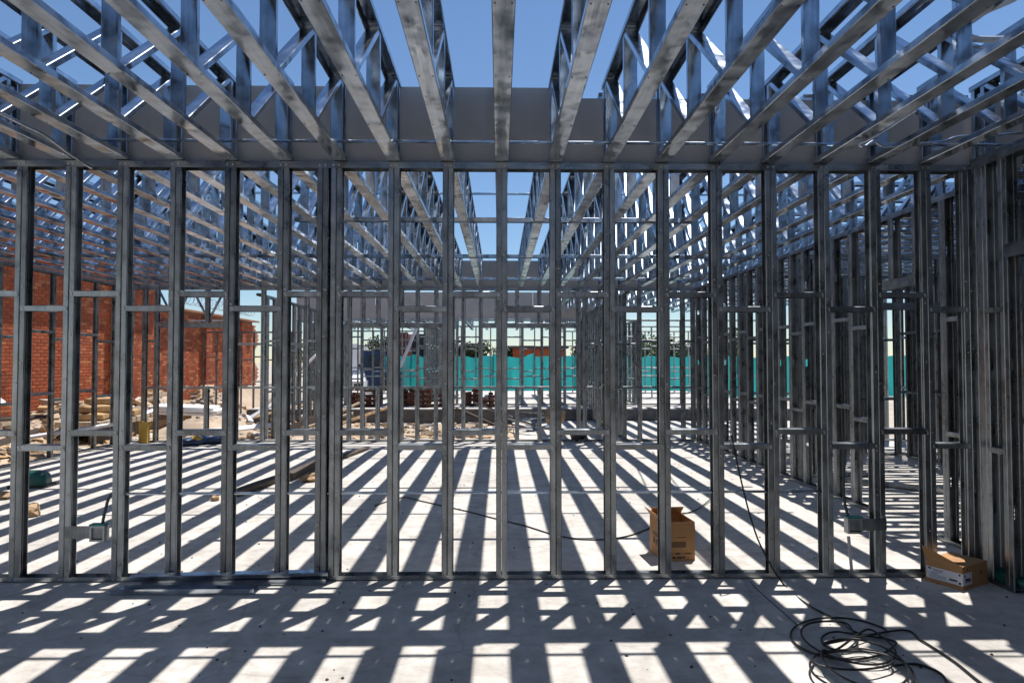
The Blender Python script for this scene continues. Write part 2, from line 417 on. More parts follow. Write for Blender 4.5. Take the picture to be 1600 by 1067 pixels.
# ---- far wall
FY = 13.9
fx = lambda p: at(p, 565, FY).x - LX
far_st = [fx(p) for p in (224, 243, 268, 322, 354, 368, 410, 447, 478, 512, 545, 566, 590, 627, 652, 681, 707, 724, 751, 776, 790, 808, 843, 868, 904, 914, 935, 962, 1000, 1040, 1068, 1084)]
frame_wall('stud_wall', 'far steel stud wall with window openings behind the striped floor', (LX, FY, 0), (4.05, FY, 0), far_st,
           ((1.12, 1.12), (2.06, 2.00)), openings=((fx(244), fx(353), 1.12, 2.31), (fx(546), fx(706), 1.12, 2.31), (fx(752), fx(903), 1.12, 2.31)), pair=True)
# lattice over the far left window
t = thing('lattice_header', 'steel lattice header of V-shaped webs over the far left window', 'lattice header', at(244, 512, FY+.12)*1.0)
t.location.z = 2.44
wdt = fx(352)-fx(244)
for i in range(2):
    x0 = wdt*i/2; xm = x0+wdt/4; x1 = x0+wdt/2
    member('web', t, (x0+.05, 0, .60), (xm, 0, .02), (1, 0, .4), .06, .03, .008, M_STEEL)
    member('web', t, (xm, 0, .02), (x1-.05, 0, .60), (1, 0, -.4), .06, .03, .008, M_STEEL)
    member('web', t, (xm, .03, .02), (xm, .03, .60), (1, 0, 0), .06, .03, .008, M_STEEL)
member('chord', t, (0, 0, 0), (wdt, 0, 0), (0, 0, 1), .07, .03, 0, M_STEEL)
# ---- right partition of the far room
RX = 4.0
frame_wall('stud_wall', 'dark steel partition running back from the right end of the near wall', (RX, 13.85, 0), (RX, 5.26, 0),
           [.05+.4064*i for i in range(21)] + [8.4], ((1.12, 1.0), (2.13, 2.02)), holes=(.55, 1.6, 2.62),
           openings=((13.85-7.35, 13.85-6.35, None, 2.36),), pair=True)
# ---- near right wall with the doorway
NX = 3.60
frame_wall('stud_wall', 'dark steel wall with a door header at the right edge, towards the camera', (NX, 5.10, 0), (NX, -3.6, 0),
           [.03, .10, .30] + [1.36+.4064*i for i in range(18)], ((1.12, 1.0), (2.13, 2.02)), holes=(.55, 1.6, 2.62),
           openings=((.33, 1.33, None, 2.36),), pair=True)
# ---- rooms to the right of the partition
frame_wall('stud_wall', 'dark steel cross wall behind the right partition', (4.15, 9.6, 0), (8.2, 9.6, 0),
           [.05, .13]+[.35+.3*i for i in range(13)], ((1.12, 1.0), (2.13, 2.02)), openings=((1.22, 2.18, None, 2.36),), pair=True)
frame_wall('stud_wall', 'dark steel cross wall seen through the right doorway, with slotted studs', (4.15, 5.95, 0), (8.2, 5.95, 0),
           [.03, .12, .3, .5]+[1.62+.4064*i for i in range(6)], ((1.12, 1.0), (2.13, 2.02)), openings=((.56, 1.56, None, 2.36),))
frame_wall('stud_wall', 'dark steel cross wall between the two cross walls right of the partition', (5.9, 7.7, 0), (8.2, 7.7, 0),
           [.05, .13]+[.4+.3*i for i in range(6)], ((1.12, 1.0), (2.13, 2.02)), pair=True)
frame_wall('stud_wall', 'steel cross wall deep in the right rooms', (4.15, 11.7, 0), (8.2, 11.7, 0),
           [.05, .13]+[.35+.3*i for i in range(13)], ((1.12, 1.0), (2.13, 2.02)), pair=True)
frame_wall('stud_wall', 'rearmost steel cross wall of the right rooms', (4.15, 13.9, 0), (8.2, 13.9, 0),
           [.05]+[.3+.35*i for i in range(11)], ((1.12, 1.0), (2.13, 2.02)), pair=True)
frame_wall('stud_wall', 'inner steel wall dividing the right rooms lengthwise', (6.95, 11.6, 0), (6.95, 7.8, 0),
           [.05+.4064*i for i in range(10)], ((1.12, 1.0), (2.13, 2.02)))
frame_wall('stud_wall', 'outer steel wall on the far right of the slab', (8.2, 13.9, 0), (8.2, 2.0, 0),
           [.05+.61*i for i in range(20)], ((1.12, 1.0), (2.13, 2.02)))
# ---- walls of the rear block
frame_wall('stud_wall', 'distant steel wall of the rear block in front of the teal fence', (-6.2, 20.9, .3), (8.2, 20.9, .3),
           [.05, .4, .9, 1.5, 2.0, 2.6, 3.1, 3.7, 4.4, 4.9, 5.6, 6.3, 6.9, 7.5, 8.2, 8.7, 9.3, 9.8, 10.4, 11.2, 11.8, 12.4, 13.1, 14.2], ((.9, .82), (2.0, 2.1)), h=2.62, pair=True)
frame_wall('stud_wall', 'farthest steel wall of the rear block, right of the brick stacks', (2.4, 28.5, .3), (8.2, 28.5, .3),
           [.05+.61*i for i in range(10)], ((1.1, 1.1),), h=2.62)
frame_wall('stud_wall', 'side steel wall of the rear block behind the right partition', (4.2, 28.4, .3), (4.2, 21.0, .3),
           [.05+.61*i for i in range(12)], ((1.1, 1.0),), h=2.62)
frame_wall('stud_wall', 'middle steel wall of the rear block behind the brick stacks', (-6.2, 24.6, .3), (8.2, 24.6, .3),
           [.05+.53*i for i in range(27)], ((1.1, 1.0), (1.9, 1.8)), h=2.62)
frame_wall('stud_wall', 'inner steel wall of the rear block running back left of centre', (-2.4, 28.4, .3), (-2.4, 21.0, .3),
           [.05+.61*i for i in range(12)], ((1.1, 1.0), (1.9, 1.8)), h=2.62)
frame_wall('stud_wall', 'steel wall of the link bay running back right of centre', (2.6, 20.8, -.03), (2.6, 14.05, -.03),
           [.05+.42*i for i in range(16)], ((1.1, 1.0), (2.1, 2.0)), pair=True)
frame_wall('stud_wall', 'steel frame on the sand behind the far wall, beside the leaning plank', (-5.0, 19.0, -.10), (-5.0, 14.1, -.10),
           [.05+.48*i for i in range(10)], ((1.1, 1.0), (2.1, 2.0)))
frame_wall('stud_wall', 'short steel frame between the brick building and the rear block', (-9.6, 22.2, -.10), (-6.4, 22.2, -.10),
           [.05+.4*i for i in range(8)], ((1.1, 1.0), (1.9, 1.8)), h=2.7)
frame_wall('stud_wall', 'left side steel wall of the rear block, behind the leaning plank', (-6.25, 28.4, .3), (-6.25, 21.0, .3),
           [.05+.5*i for i in range(15)], ((1.1, 1.0), (1.9, 1.8)), h=2.62)
frame_wall('stud_wall', 'farthest steel wall of the rear block, left of the brick stacks', (-6.2, 28.5, .3), (-2.6, 28.5, .3),
           [.05+.45*i for i in range(8)], ((1.1, 1.0), (1.9, 1.8)), h=2.62)
# solid lining added behind the viewer, so the studs mirror less bright sky
b = MB(); b.box(0, 11.0, 0, .012, 0, 3.7)
o = put('added_lining', b.mesh('added_lining', M_BOARD)); o.location = (-7.4, -3.82, .003); o['kind'] = 'thing'
tag(o, 'grey board lining added behind the viewer to darken the steel reflections', 'board')
b = MB(); b.box(0, 4.78, 0, .012, 0, 3.7)
o = put('added_lining', b.mesh('added_lining', M_BOARD)); o.location = (3.62, -3.82, .003); o['kind'] = 'thing'
tag(o, 'grey board lining added behind the near right room to darken it', 'board')
for i, (ya, yb_) in enumerate(((-3.8, 1.0), (1.002, 5.8), (5.802, 9.4), (9.402, 12.9))):  # boards added to shut bright surroundings out of the right rooms
    b = MB(); b.box(0, .012, 0, yb_-ya, 0, 3.1)
    o = put('added_lining', b.mesh('added_lining', M_BOARD)); o.location = (8.31, ya, .003); o['kind'] = 'thing'
    tag(o, f'grey board lining added on the outer right wall, {ORD[i+1]} from the viewer', 'board', 'added linings of the outer right wall')
# roof deck added over the near right room to block sky and darken it
def deck(label, x0, x1, y0, y1):
    t = thing('added_roof_deck', label, 'added roof deck', (x0, y0, WALL_H+TRUSS_D+.03)); n = round((x1-x0)/1.2); wd = (x1-x0)/n
    for i in range(n):
        b = MB(); b.box(i*wd+.002, (i+1)*wd-.002, 0, y1-y0, 0, .018); put('added_deck_panel', b.mesh('added_deck_panel', M_DECK), t)
deck('deck panels added over the near right room to keep it dark', 4.2, 8.4, -3.9, 6.6)
# back wall behind the viewer
frame_wall('stud_wall', 'steel stud wall closing the room behind the viewer', (3.6, -3.7, 0), (-7.4, -3.7, 0),
           [.05+.4064*i for i in range(27)], ((1.12, 1.0), (2.13, 2.02)))

# ================================================================== ROOF TRUSSES
def truss(label, group, loc, rz, L, panels, cat='roof truss'):
    """local +y along the truss. panels: y of the bottom panel points; each carries a post and a web rising to the next one"""
    t = thing('roof_truss', label, cat, loc, rz, group)
    D = TRUSS_D
    member('bottom_chord', t, (0, 0, .002), (0, L, .002), (0, 0, 1), .102, .041, .010, M_STEEL)
    member('top_chord', t, (0, 0, D), (0, L, D), (0, 0, -1), .102, .041, .010, M_STEEL)
    zb, zt = .006, D-.006
    for i, y in enumerate(panels):
        member('post', t, (0, y, zb), (0, y, zt), (0, 1, 0), .086, .038, .009, M_STEEL)
        y2 = panels[i+1]-.01 if i+1 < len(panels) else None
        if y2 and y2-y > .3:
            d = Vector((0, y2-y-.06, zt-.02-zb-.02)); n = Vector((0, d.z, -d.y))
            member('diagonal', t, (0, y+.05, zb+.02), (0, y2-.01, zt-.02), n, .084, .036, .009, M_STEEL)
    return t
TX = [at(784, 250, WY).x + .4064*i for i in range(-19, 22)]
NEAR_L = 8.35
nearp = [5.0 - .745*i for i in range(12)]         # world Y of panel points, from the wall towards the camera
for k, x in enumerate(TX):
    n = k-19
    if x < -7.3 or x > 8.1: continue
    side = 'over the middle of the picture' if n == 0 else f'{ORD[abs(n)]} to the {"left" if n < 0 else "right"} of the middle one'
    y_end = 5.15
    pl = sorted(y - (y_end-NEAR_L) for y in nearp if y > y_end-NEAR_L+.03)
    truss(f'near roof truss above the viewer, {side}', 'near roof trusses', (x, y_end-NEAR_L, WALL_H), 0, NEAR_L, pl + [NEAR_L-.045])
    if x < 4.0:
        y0 = 5.30; L = 13.86-y0
        pl = [.04] + [.30+.72*i for i in range(12)] 
        pl = [p for p in pl if p < L-.1] + [L-.05]
        truss(f'back room roof truss, {side}', 'roof trusses over the back room', (x, y0, WALL_H), 0, L, pl)
# right-hand room: trusses run across
for i in range(21):
    y = 5.5+.4064*i
    truss(f'crosswise roof truss right of the partition, {ORD[i+1]} from the near wall', 'crosswise trusses over the right rooms', (4.1, y, WALL_H), -R(90), 4.1,
          [.04, .5, 1.22, 1.94, 2.66, 3.38, 4.04])
# link bay behind the far wall, right half
for i in range(16):
    x = TX[19] + .4064*(4+i)
    truss(f'link bay roof truss behind the far wall, {ORD[i+1]} from its left end', 'roof trusses of the link bay', (x, 14.02, WALL_H), 0, 6.8, [.04]+[.35+.78*j for j in range(8)]+[6.75])
# rear block trusses
for i in range(16):
    x = -6.0 + .61*i
    truss(f'distant roof truss of the rear block, {ORD[i+1]} from its left end', 'roof trusses of the rear block', (x, 21.0, 2.93), 0, 7.4,
          [.04]+[.4+.8*j for j in range(9)]+[7.35])

# bracing strap across the bottom chords near the wall
def bar(name, label, cat, p0, p1, wd, fl, group=None):
    p0 = Vector(p0); p1 = Vector(p1)
    t = thing(name, label, cat, p0, 0, group)
    member('channel', t, (0, 0, 0), p1-p0, (0, 0, -1), wd, fl, 0, M_STEEL)
    return t
bar('bracing_channel', 'thin steel bracing channel threaded through the near trusses just before the wall', 'bracing', (-3.0, 4.9, 3.215), (4.2, 4.9, 3.215), .034, .014)
bar('bracing_channel', 'flat steel channel crossing the back room trusses nearest the near wall', 'bracing', (-2.2, 7.35, 3.175), (2.1, 7.35, 3.175), .06, .05)
bar('bracing_channel', 'long steel bracing channel across the middle of the back room trusses', 'bracing', (-7.2, 9.9, 3.177), (3.9, 9.9, 3.177), .06, .05)
bar('bracing_channel', 'steel bracing channel across the back room trusses close to the far wall', 'bracing', (-7.2, 12.6, 3.177), (3.9, 12.6, 3.177), .06, .05)
bar('bracing_channel', 'steel bracing channel on top of the back room trusses', 'bracing', (-7.2, 8.6, 3.757), (3.9, 8.6, 3.757), .04, .02)

# parapet boards standing on the walls
def board(label, x0, x1, y, z0, z1):
    b = MB(); b.box(0, x1-x0, 0, .012, 0, z1-z0)
    o = put('parapet_board', b.mesh('parapet_board', M_BOARD)); o.location = (x0, y, z0)
    return tag(o, label, 'board', 'parapet boards')
XS = at(908, 150, WY).x
y_b = 5.20
edges = [-7.4, -5.0, -2.56, -.12]
for i, (a, c) in enumerate(zip(edges, edges[1:] + [XS])):
    board(['grey parapet board on the near wall at its far left end', 'grey parapet board on the near wall in the left of the picture', 'grey parapet board on the near wall left of the middle truss', 'grey parapet board on the near wall right of the middle truss'][i],
          a, c-.0005, y_b, WALL_H+.004, WALL_H+.60)
board('lower grey parapet board on the near wall in the right of the picture', XS, 2.9035, y_b, WALL_H+.004, WALL_H+.52)
board('lower grey parapet board on the near wall at its right end', 2.904, 4.9, y_b, WALL_H+.004, WALL_H+.52)
for i, (a, c) in enumerate(((-7.4, -4.96), (-4.95, -2.51), (-2.5, -.06), (-.05, 2.39), (2.4, 4.0))):
    board(f'grey parapet board on the far stud wall, {ORD[i+1]} from the left', a, c, 13.95, WALL_H+.004, WALL_H+.56)
for i, (a, c) in enumerate(((-6.2, -3.8), (-3.79, -1.39), (-1.38, 1.02), (1.03, 3.0))):
    board(f'distant grey parapet board on the rear block, {ORD[i+1]} from the left', a, c, 20.93, 2.93, 3.75)

# ================================================================== THINGS ON THE NEAR FLOOR
def pt(px, py, Y, dx=0, dy=0, dz=0): return at(px, py, Y) + Vector((dx, dy, dz))

# loose tracks lying along the foot of the near wall
def loose(label, a, c, opn, wd, fl, z):
    a = Vector((a.x, a.y, 0)); c = Vector((c.x, c.y, 0))
    t = thing('loose_track', label, 'steel track', a, 0, 'loose tracks on the floor')
    member('channel', t, (0, 0, z), c-a+Vector((0, 0, z)), opn, wd, fl, 0, M_STEEL)
loose('front steel track lying loose on the floor by the near wall', floor_at(176, 927), floor_at(400, 926), (0, 0, 1), .092, .04, .002)
loose('middle steel track lying loose on the floor by the near wall', floor_at(226, 913), floor_at(511, 911), (0, 0, 1), .092, .04, .002)
loose('upper steel track resting askew on the loose tracks', floor_at(205, 915), floor_at(514, 908), (0, 0, -1), .089, .035, .078)

# junction boxes
def jbox(label, px, z, mirror, cond):
    x = at(px, 565, WY).x
    t = thing('junction_box', label, 'junction box', (x, WY, z)); s = -1 if mirror else 1
    b = MB(); b.quad((0, -.004, -.042), (.30*s, -.004, -.042), (.30*s, -.004, .046), (0, -.004, .046))
    b.quad((0, -.004, .046), (.30*s, -.004, .046), (.30*s, .012, .046), (0, .012, .046))
    b.quad((0, -.004, -.042), (.30*s, -.004, -.042), (.30*s, .012, -.042), (0, .012, -.042))
    put('bracket', b.mesh('bracket', M_STUD), t)
    cx = .245*s
    b = MB()
    for (x0, x1, z0, z1) in ((-.055, .055, .038, .052), (-.055, .055, -.062, -.048), (-.055, -.041, -.048, .038), (.041, .055, -.048, .038)):
        b.box(cx+x0, cx+x1, -.018, .045, z0, z1)
    b.box(cx-.041, cx+.041, .035, .045, -.048, .038, m=1)
    put('box', b.mesh('box', [M_STUD, M_GREENP]), t)
    b = MB(); b.box(cx-.058, cx+.058, -.021, .04, .0525, .064); put('tape', b.mesh('tape', M_TEALT), t)
    b = MB(); b.tube(smoothpath([Vector(p)-Vector((x, WY, z)) for p in cond[0]], 6), .011, 8); put('conduit', b.mesh('conduit', M_CONDUIT, True), t)
    if len(cond) > 1:
        b = MB(); b.tube(smoothpath([Vector(p)-Vector((x, WY, z)) for p in cond[1]], 6), .012, 8); put('conduit', b.mesh('conduit', M_PVC, True), t)
    return t
zl = at(140, 832, WY).z
jbox('junction box on a steel bracket low in the left of the near wall', 106, zl, False,
     [[pt(159, 826, 5.16), pt(161, 812, 5.16), pt(165, 795, 5.17), pt(170, 778, 5.18), pt(182, 765, 5.19)]])
zr = at(1335, 820, WY).z
jbox('junction box with teal tape low in the right of the near wall', 1381, zr, True,
     [[pt(1327, 812, 5.16), pt(1321, 790, 5.17), pt(1318, 765, 5.18), pt(1319, 735, 5.19), pt(1321, 700, 5.19)],
      [pt(1326, 838, 5.16), pt(1328, 860, 5.16), pt(1331, 892, 5.17)]])

# coil of cable
P = [pt(1143, 684, 5.20), pt(1143, 679, 5.12), pt(1147, 700, 5.09), pt(1158, 750, 5.07), pt(1172, 805, 5.04), pt(1190, 855, 4.99)]
P += [floor_at(1224, 912, .01), floor_at(1264, 945, .01), floor_at(1304, 966, .012), floor_at(1345, 990, .03)]
loops = [(1316, 997, 80, 32, .18), (1312, 1001, 27, 15, .1), (1326, 1004, 72, 30, .32), (1347, 1048, 78, 36, .22), (1332, 1031, 62, 15, .05), (1352, 1036, 70, 34, .45)]
zz = .009; a0 = -.6
for (cx, cyy, rx, ry, rot) in loops:
    n = 14 if rx > 40 else 10
    for i in range(n):
        q = a0 - 2*math.pi*i/n
        wob = 1 + .05*math.sin(2*q+cx*.37)
        x_ = rx*math.cos(q)*wob; y_ = ry*math.sin(q)*wob
        P.append(floor_at(cx + x_ - y_*.0, cyy + y_ + x_*rot*.6, zz + .006*random.random()))
    zz += .009; a0 -= .5
P += [floor_at(1408, 984, .012), floor_at(1440, 1000, .01), floor_at(1490, 1032, .01), floor_at(1530, 1064, .01), floor_at(1600, 1115, .01), floor_at(1680, 1180, .01)]
b = MB(); b.tube(smoothpath(P, 7), .0062, 8)
o = put('cable_coil', b.mesh('cable_coil', M_RUB, True)); tag(o, 'tangled coil of black cable on the floor, leading up to the near wall', 'cable')
b = MB(); b.tube(smoothpath([floor_at(1395, 1040, .03), floor_at(1430, 1037, .01), floor_at(1462, 1047, .01), floor_at(1478, 1062, .01), floor_at(1484, 1090, .01), floor_at(1470, 1130, .01)], 8), .007, 8)
o = put('cable', b.mesh('cable', M_RUB, True)); tag(o, 'short loose black cable end curving out of the coil at the bottom edge', 'cable')
b = MB(); b.tube(smoothpath([floor_at(1172, 908, .004), floor_at(1182, 919, .004), floor_at(1212, 946, .004), floor_at(1246, 976, .004)], 6), .0025, 6)
o = put('thin_wire', b.mesh('thin_wire', M_RUB, True)); tag(o, 'thin dark wire running from the near wall to the cable coil', 'wire')
b = MB(); b.tube(smoothpath([floor_at(585, 790, .008), floor_at(628, 777, .008), floor_at(660, 783, .008), floor_at(692, 790, .008), floor_at(740, 801, .008), floor_at(778, 811, .008), floor_at(820, 821, .008), floor_at(862, 834, .008), floor_at(905, 842, .008), floor_at(950, 842, .008),
      floor_at(985, 836, .008), floor_at(1012, 826, .008), floor_at(1034, 815, .01), floor_at(1056, 805, .01), floor_at(1084, 798, .012), floor_at(1104, 785, .02), floor_at(1116, 772, .04), floor_at(1122, 764, .05)], 6), .0065, 8)
o = put('cable', b.mesh('cable', M_RUB, True)); tag(o, 'black cable snaking over the striped floor to the open cardboard box', 'cable')

# open cardboard box behind the near wall
def printed(parent, rects, M, y):
    for i, (x0, x1, z0, z1) in enumerate(rects):
        b = MB(); b.quad((x0, y, z0), (x1, y, z0), (x1, y, z1), (x0, y, z1))
        put('printed_mark', b.mesh('printed_mark', M_INK), parent, M)
t = thing('cardboard_box', 'open cardboard box with raised flaps standing behind the near wall', 'box', floor_at(1035, 877), R(5))
W_, D_, H_ = .275, .33, .315
b = MB(); e = .004
b.box(0, W_, 0, e, 0, H_); b.box(0, W_, D_-e, D_, 0, H_); b.box(0, e, e, D_-e, 0, H_); b.box(W_-e, W_, e, D_-e, 0, H_); b.box(e, W_-e, e, D_-e, 0, e)
body = put('body', b.mesh('body', M_CARD), t)
marks = [(.03, .25, .192, .199), (.05, .07, .188, .192), (.12, .2, .188, .192)] + [(.05, .20, .15-.008*k, .1545-.008*k) for k in range(6)] + [(.01, .26, .058, .061), (.05, .075, .054, .066), (.11, .15, .054, .066), (.19, .24, .055, .064), (.02, .05, .018, .036), (.085, .11, .02, .036), (.12, .165, .02, .034), (.17, .19, .022, .036)]
printed(body, marks, Matrix.Identity(4), -.0012)
printed(body, [(.08, .24, .19-.012*k, .196-.012*k) for k in range(3)] + [(.10, .14, .10, .15), (.16, .25, .10, .112), (.16, .25, .12, .14)], Matrix.Rotation(R(-90), 4, 'Z') @ Matrix.Translation((-D_, 0, 0)), -.0012)
def flap(par, hinge, axis, L, wd, ang, material=M_CARD):
    b = MB(); b.box(0, L, -.002, .002, 0, wd)
    put('flap', b.mesh('flap', material), par, Matrix.Translation(hinge) @ axis @ Matrix.Rotation(R(ang), 4, 'X'))
flap(t, (W_, D_-.003, H_), Matrix.Rotation(R(180), 4, 'Z'), W_, .10, -48)
flap(t, (0.002, D_, H_), Matrix.Rotation(R(-90), 4, 'Z'), D_, .08, 38)
flap(t, (W_-.002, 0, H_), Matrix.Rotation(R(90), 4, 'Z'), D_, .12, -172)
flap(t, (0, .003, H_), Matrix.Identity(4), W_, .12, 172)

# closed carton with a white label in the right corner
c0 = Vector((3.285, 4.83, 0)); t = thing('cardboard_box', 'low cardboard carton with a white label on the floor in the right corner', 'box', c0, R(28))
W2, D2, H2 = .33, .26, .165
b = MB(); b.box(0, W2, 0, D2, 0.012, H2); b.box(-.003, W2+.003, -.003, D2+.003, 0, .022)
b.box(.0, W2, D2/2-.03, D2/2+.03, H2+.0005, H2+.0012, m=1)
body = put('body', b.mesh('body', [M_CARD, M_CARDIN]), t)
put('flap', (lambda q: (q.hexa([(0, -.001, H2), (.006, -.001, H2), (0, D2, H2), (.006, D2, H2), (.0, .06, H2+.02), (.004, .06, H2+.02), (-.03, D2+.01, H2+.10), (-.026, D2+.01, H2+.10)]), q.mesh('flap', M_CARD))[1])(MB()), t)
b = MB(); b.box(0, .115, -.0022, .001, .03, .115); put('paper_label', b.mesh('paper_label', M_LABEL), t)
b = MB(); b.box(-.0022, .001, 0, D2-.008, .03, .115); lb = put('paper_label', b.mesh('paper_label', M_LABEL), t)
printed(t, [(.02, .035, .09, .105), (.085, .10, .098, .108), (.03, .10, .05, .057), (.035, .09, .06, .075), (.03, .05, .059, .078), (.07, .098, .059, .076)], Matrix.Identity(4), -.0028)
printed(t, [(.02, .045, .098, .108), (.055, .13, .097, .101), (.06, .12, .087, .090), (.04, .09, .072, .076), (.235, .248, .095, .108), (.17, .225, .05, .063), (.235, .25, .036, .052)] + [(.03, .15, .062-.007*k, .0635-.007*k) for k in range(4)],
        Matrix.Rotation(R(-90), 4, 'Z') @ Matrix.Translation((-D2, 0, 0)), -.0028)
printed(t, [(.22, .26, .10, .105), (.22, .255, .09, .096), (.22, .25, .082, .086), (.06, .07, .13, .145)], Matrix.Identity(4), -.0006)

def lump(name, label, cat, loc, sz, material, seed, group=None, jag=.25, sub=2):
    rnd = random.Random(seed); bm = bmesh.new(); bmesh.ops.create_icosphere(bm, subdivisions=sub, radius=1)
    for v in bm.verts:
        k = 1 + rnd.uniform(-jag, jag); v.co = Vector((v.co.x*sz[0]*k, v.co.y*sz[1]*k, max(-.75, v.co.z)*sz[2]*k + .75*sz[2]))
    me = bpy.data.meshes.new(name); bm.to_mesh(me); bm.free(); me.materials.append(material)
    for p in me.polygons: p.use_smooth = sub > 2
    o = put(name, me); o.location = loc; o.rotation_euler.z = rnd.uniform(0, 6)
    return tag(o, label, cat, group)
lump('green_bundle', 'dark green plastic bundle on the floor beside the carton in the right corner', 'plastic bundle', (3.83, 4.95, .003), (.30, .22, .075), M_GREENP, 3, jag=.1, sub=3)
# upturned green tub on the left of the back room
c = floor_at(50, 760); t = thing('green_tub', 'upturned dark green plastic tub on the striped floor at the far left', 'tub', c, R(12))
b = MB()
prof = [(.0, .06), (.02, .10), (.03, .15), (.07, .19), (.12, .205)]
def rrect(hx, hy, z, rad, n=5):
    pts = []
    for k, (sx, sy) in enumerate(((1, 1), (-1, 1), (-1, -1), (1, -1))):
        for i in range(n):
            q = math.pi/2*(k + i/(n-1)); pts.append(Vector((sx*(hx-rad)+rad*math.cos(q), sy*(hy-rad)+rad*math.sin(q), z)))
    return pts
rings = [rrect(.20, .13, .03, .06), rrect(.195, .125, .10, .06), rrect(.18, .115, .155, .06), rrect(.15, .09, .19, .06), rrect(.09, .055, .207, .05)]
for ra, rb in zip(rings, rings[1:]):
    n = len(ra)
    for i in range(n): b.quad(ra[i], ra[(i+1) % n], rb[(i+1) % n], rb[i])
b.poly(rings[-1]); put('shell', b.mesh('shell', M_GREENP, True), t)
b = MB(); r0 = rrect(.235, .16, .0, .05); r1 = rrect(.235, .16, .03, .05)
for i in range(len(r0)): b.quad(r0[i], r0[(i+1) % len(r0)], r1[(i+1) % len(r0)], r1[i])
b.poly(r1); put('rim', b.mesh('rim', M_DARKS), t)

lump('clay_lump', 'broken tan lump on the striped floor in front of the green tub', 'rubble', floor_at(44, 806), (.16, .11, .07), M_CLAY, 11, jag=.3)
lump('clay_lump', 'brown lump at the extreme left edge of the striped floor', 'rubble', floor_at(-2, 780), (.13, .09, .05), M_CLAY, 12, jag=.3)
lump('clay_lump', 'brown lump on the striped floor beside the double stud', 'rubble', floor_at(484, 752), (.12, .09, .06), M_CLAY, 13, jag=.3)
lump('clay_lump', 'small dark lump on the striped floor left of the dark planks', 'rubble', floor_at(336, 782), (.05, .05, .035), M_CLAY, 14, jag=.3)
lump('clay_lump', 'lump of rubble on the floor just inside the far wall, right of centre', 'rubble', floor_at(905, 688), (.25, .18, .13), M_DARKS, 15, jag=.3)

def plank(name, label, cat, p0, p1, wd, th, material, roll=0, group=None):
    p0 = Vector(p0); p1 = Vector(p1); z = (p1-p0); L = z.length; z.normalize()
    x = z.cross(Vector((0, 0, 1))).normalized(); y = z.cross(x)
    Mx = Matrix(((x.x, y.x, z.x, 0), (x.y, y.y, z.y, 0), (x.z, y.z, z.z, 0), (0, 0, 0, 1)))
    b = MB(); b.box(-wd/2, wd/2, -th/2, th/2, 0, L*.48, Matrix.Rotation(R(roll), 4, 'Z'))
    b.hexa([Matrix.Rotation(R(roll), 4, 'Z') @ Vector(v) for v in ((-wd/2, -th/2, L*.48), (wd/2, -th/2, L*.48), (-wd/2, th/2, L*.48), (wd/2, th/2, L*.48), (-wd/2+.004, -th/2+.006, L), (wd/2-.008, -th/2+.004, L-.02), (-wd/2+.004, th/2+.006, L), (wd/2-.008, th/2+.004, L-.02))])
    o = put(name, b.mesh(name, material)); o.matrix_basis = Matrix.Translation(p0) @ Mx
    return tag(o, label, cat, group)
plank('dark_plank', 'long dark plank lying on the striped floor left of the double stud', 'plank', floor_at(368, 770, .05), floor_at(440, 744, .06), .10, .06, M_DWOOD, 10)
plank('dark_plank', 'dark plank end on the striped floor behind the double stud', 'plank', floor_at(452, 744, .07), floor_at(497, 722, .09), .10, .09, M_DWOOD, 5)
plank('brown_board', 'brown board on the floor just right of the double stud at the back', 'plank', floor_at(533, 714, .03), floor_at(572, 700, .03), .14, .04, M_DWOOD, 0)
plank('steel_offcut', 'loose steel piece lying in the right hand room behind the partition', 'offcut', (4.55, 9.3, .04), (5.6, 8.2, .04), .09, .05, M_STUD, 0)
lump('tarp_heap', 'blue tarpaulin heap at the foot of the far wall, left', 'tarpaulin', floor_at(308, 694), (.42, .22, .09), M_BLUE, 21, jag=.12, sub=3)
lump('tarp_heap', 'smaller blue tarpaulin fold at the foot of the far wall, beside the heap', 'tarpaulin', floor_at(338, 692), (.28, .2, .08), M_BLUE, 22, jag=.12, sub=3)
lump('clay_lump', 'yellowish lump on the blue tarpaulin heap', 'rubble', floor_at(312, 694)+Vector((0, -.15, .08)), (.09, .09, .07), M_YEL, 23)
b = MB(); b.box(-.085, .085, -.05, .05, 0, .42); b.box(-.075, -.05, -.055, .055, .01, .43)
o = put('wood_block', b.mesh('wood_block', M_YEL)); o.location = (at(226, 670, 13.78).x, 13.76, .004); tag(o, 'ochre wooden block at the foot of the far left corner post', 'wood block')
# tiny grit
b = MB(); rnd = random.Random(5)
for i in range(420):
    c = Vector((rnd.uniform(-3.5, 3.5), rnd.uniform(2.6, 5.05) if i < 130 else rnd.uniform(5.3, 13.7), .001)); s_ = rnd.uniform(.003, .009)
    Mx = Matrix.Translation(c) @ Matrix.Rotation(rnd.uniform(0, 6), 4, 'Z')
    b.hexa([Mx @ Vector(v) for v in ((-s_, -s_, 0), (s_, -s_*.8, 0), (-s_*.9, s_, 0), (s_, s_, 0), (-s_*.5, -s_*.5, s_), (s_*.6, -s_*.4, s_*.8), (-s_*.4, s_*.6, s_*.9), (s_*.5, s_*.5, s_))])
o = put('floor_grit', b.mesh('floor_grit', M_DWOOD)); o['kind'] = 'stuff'; o['label'] = 'scattered dark grit and crumbs on the concrete floor'

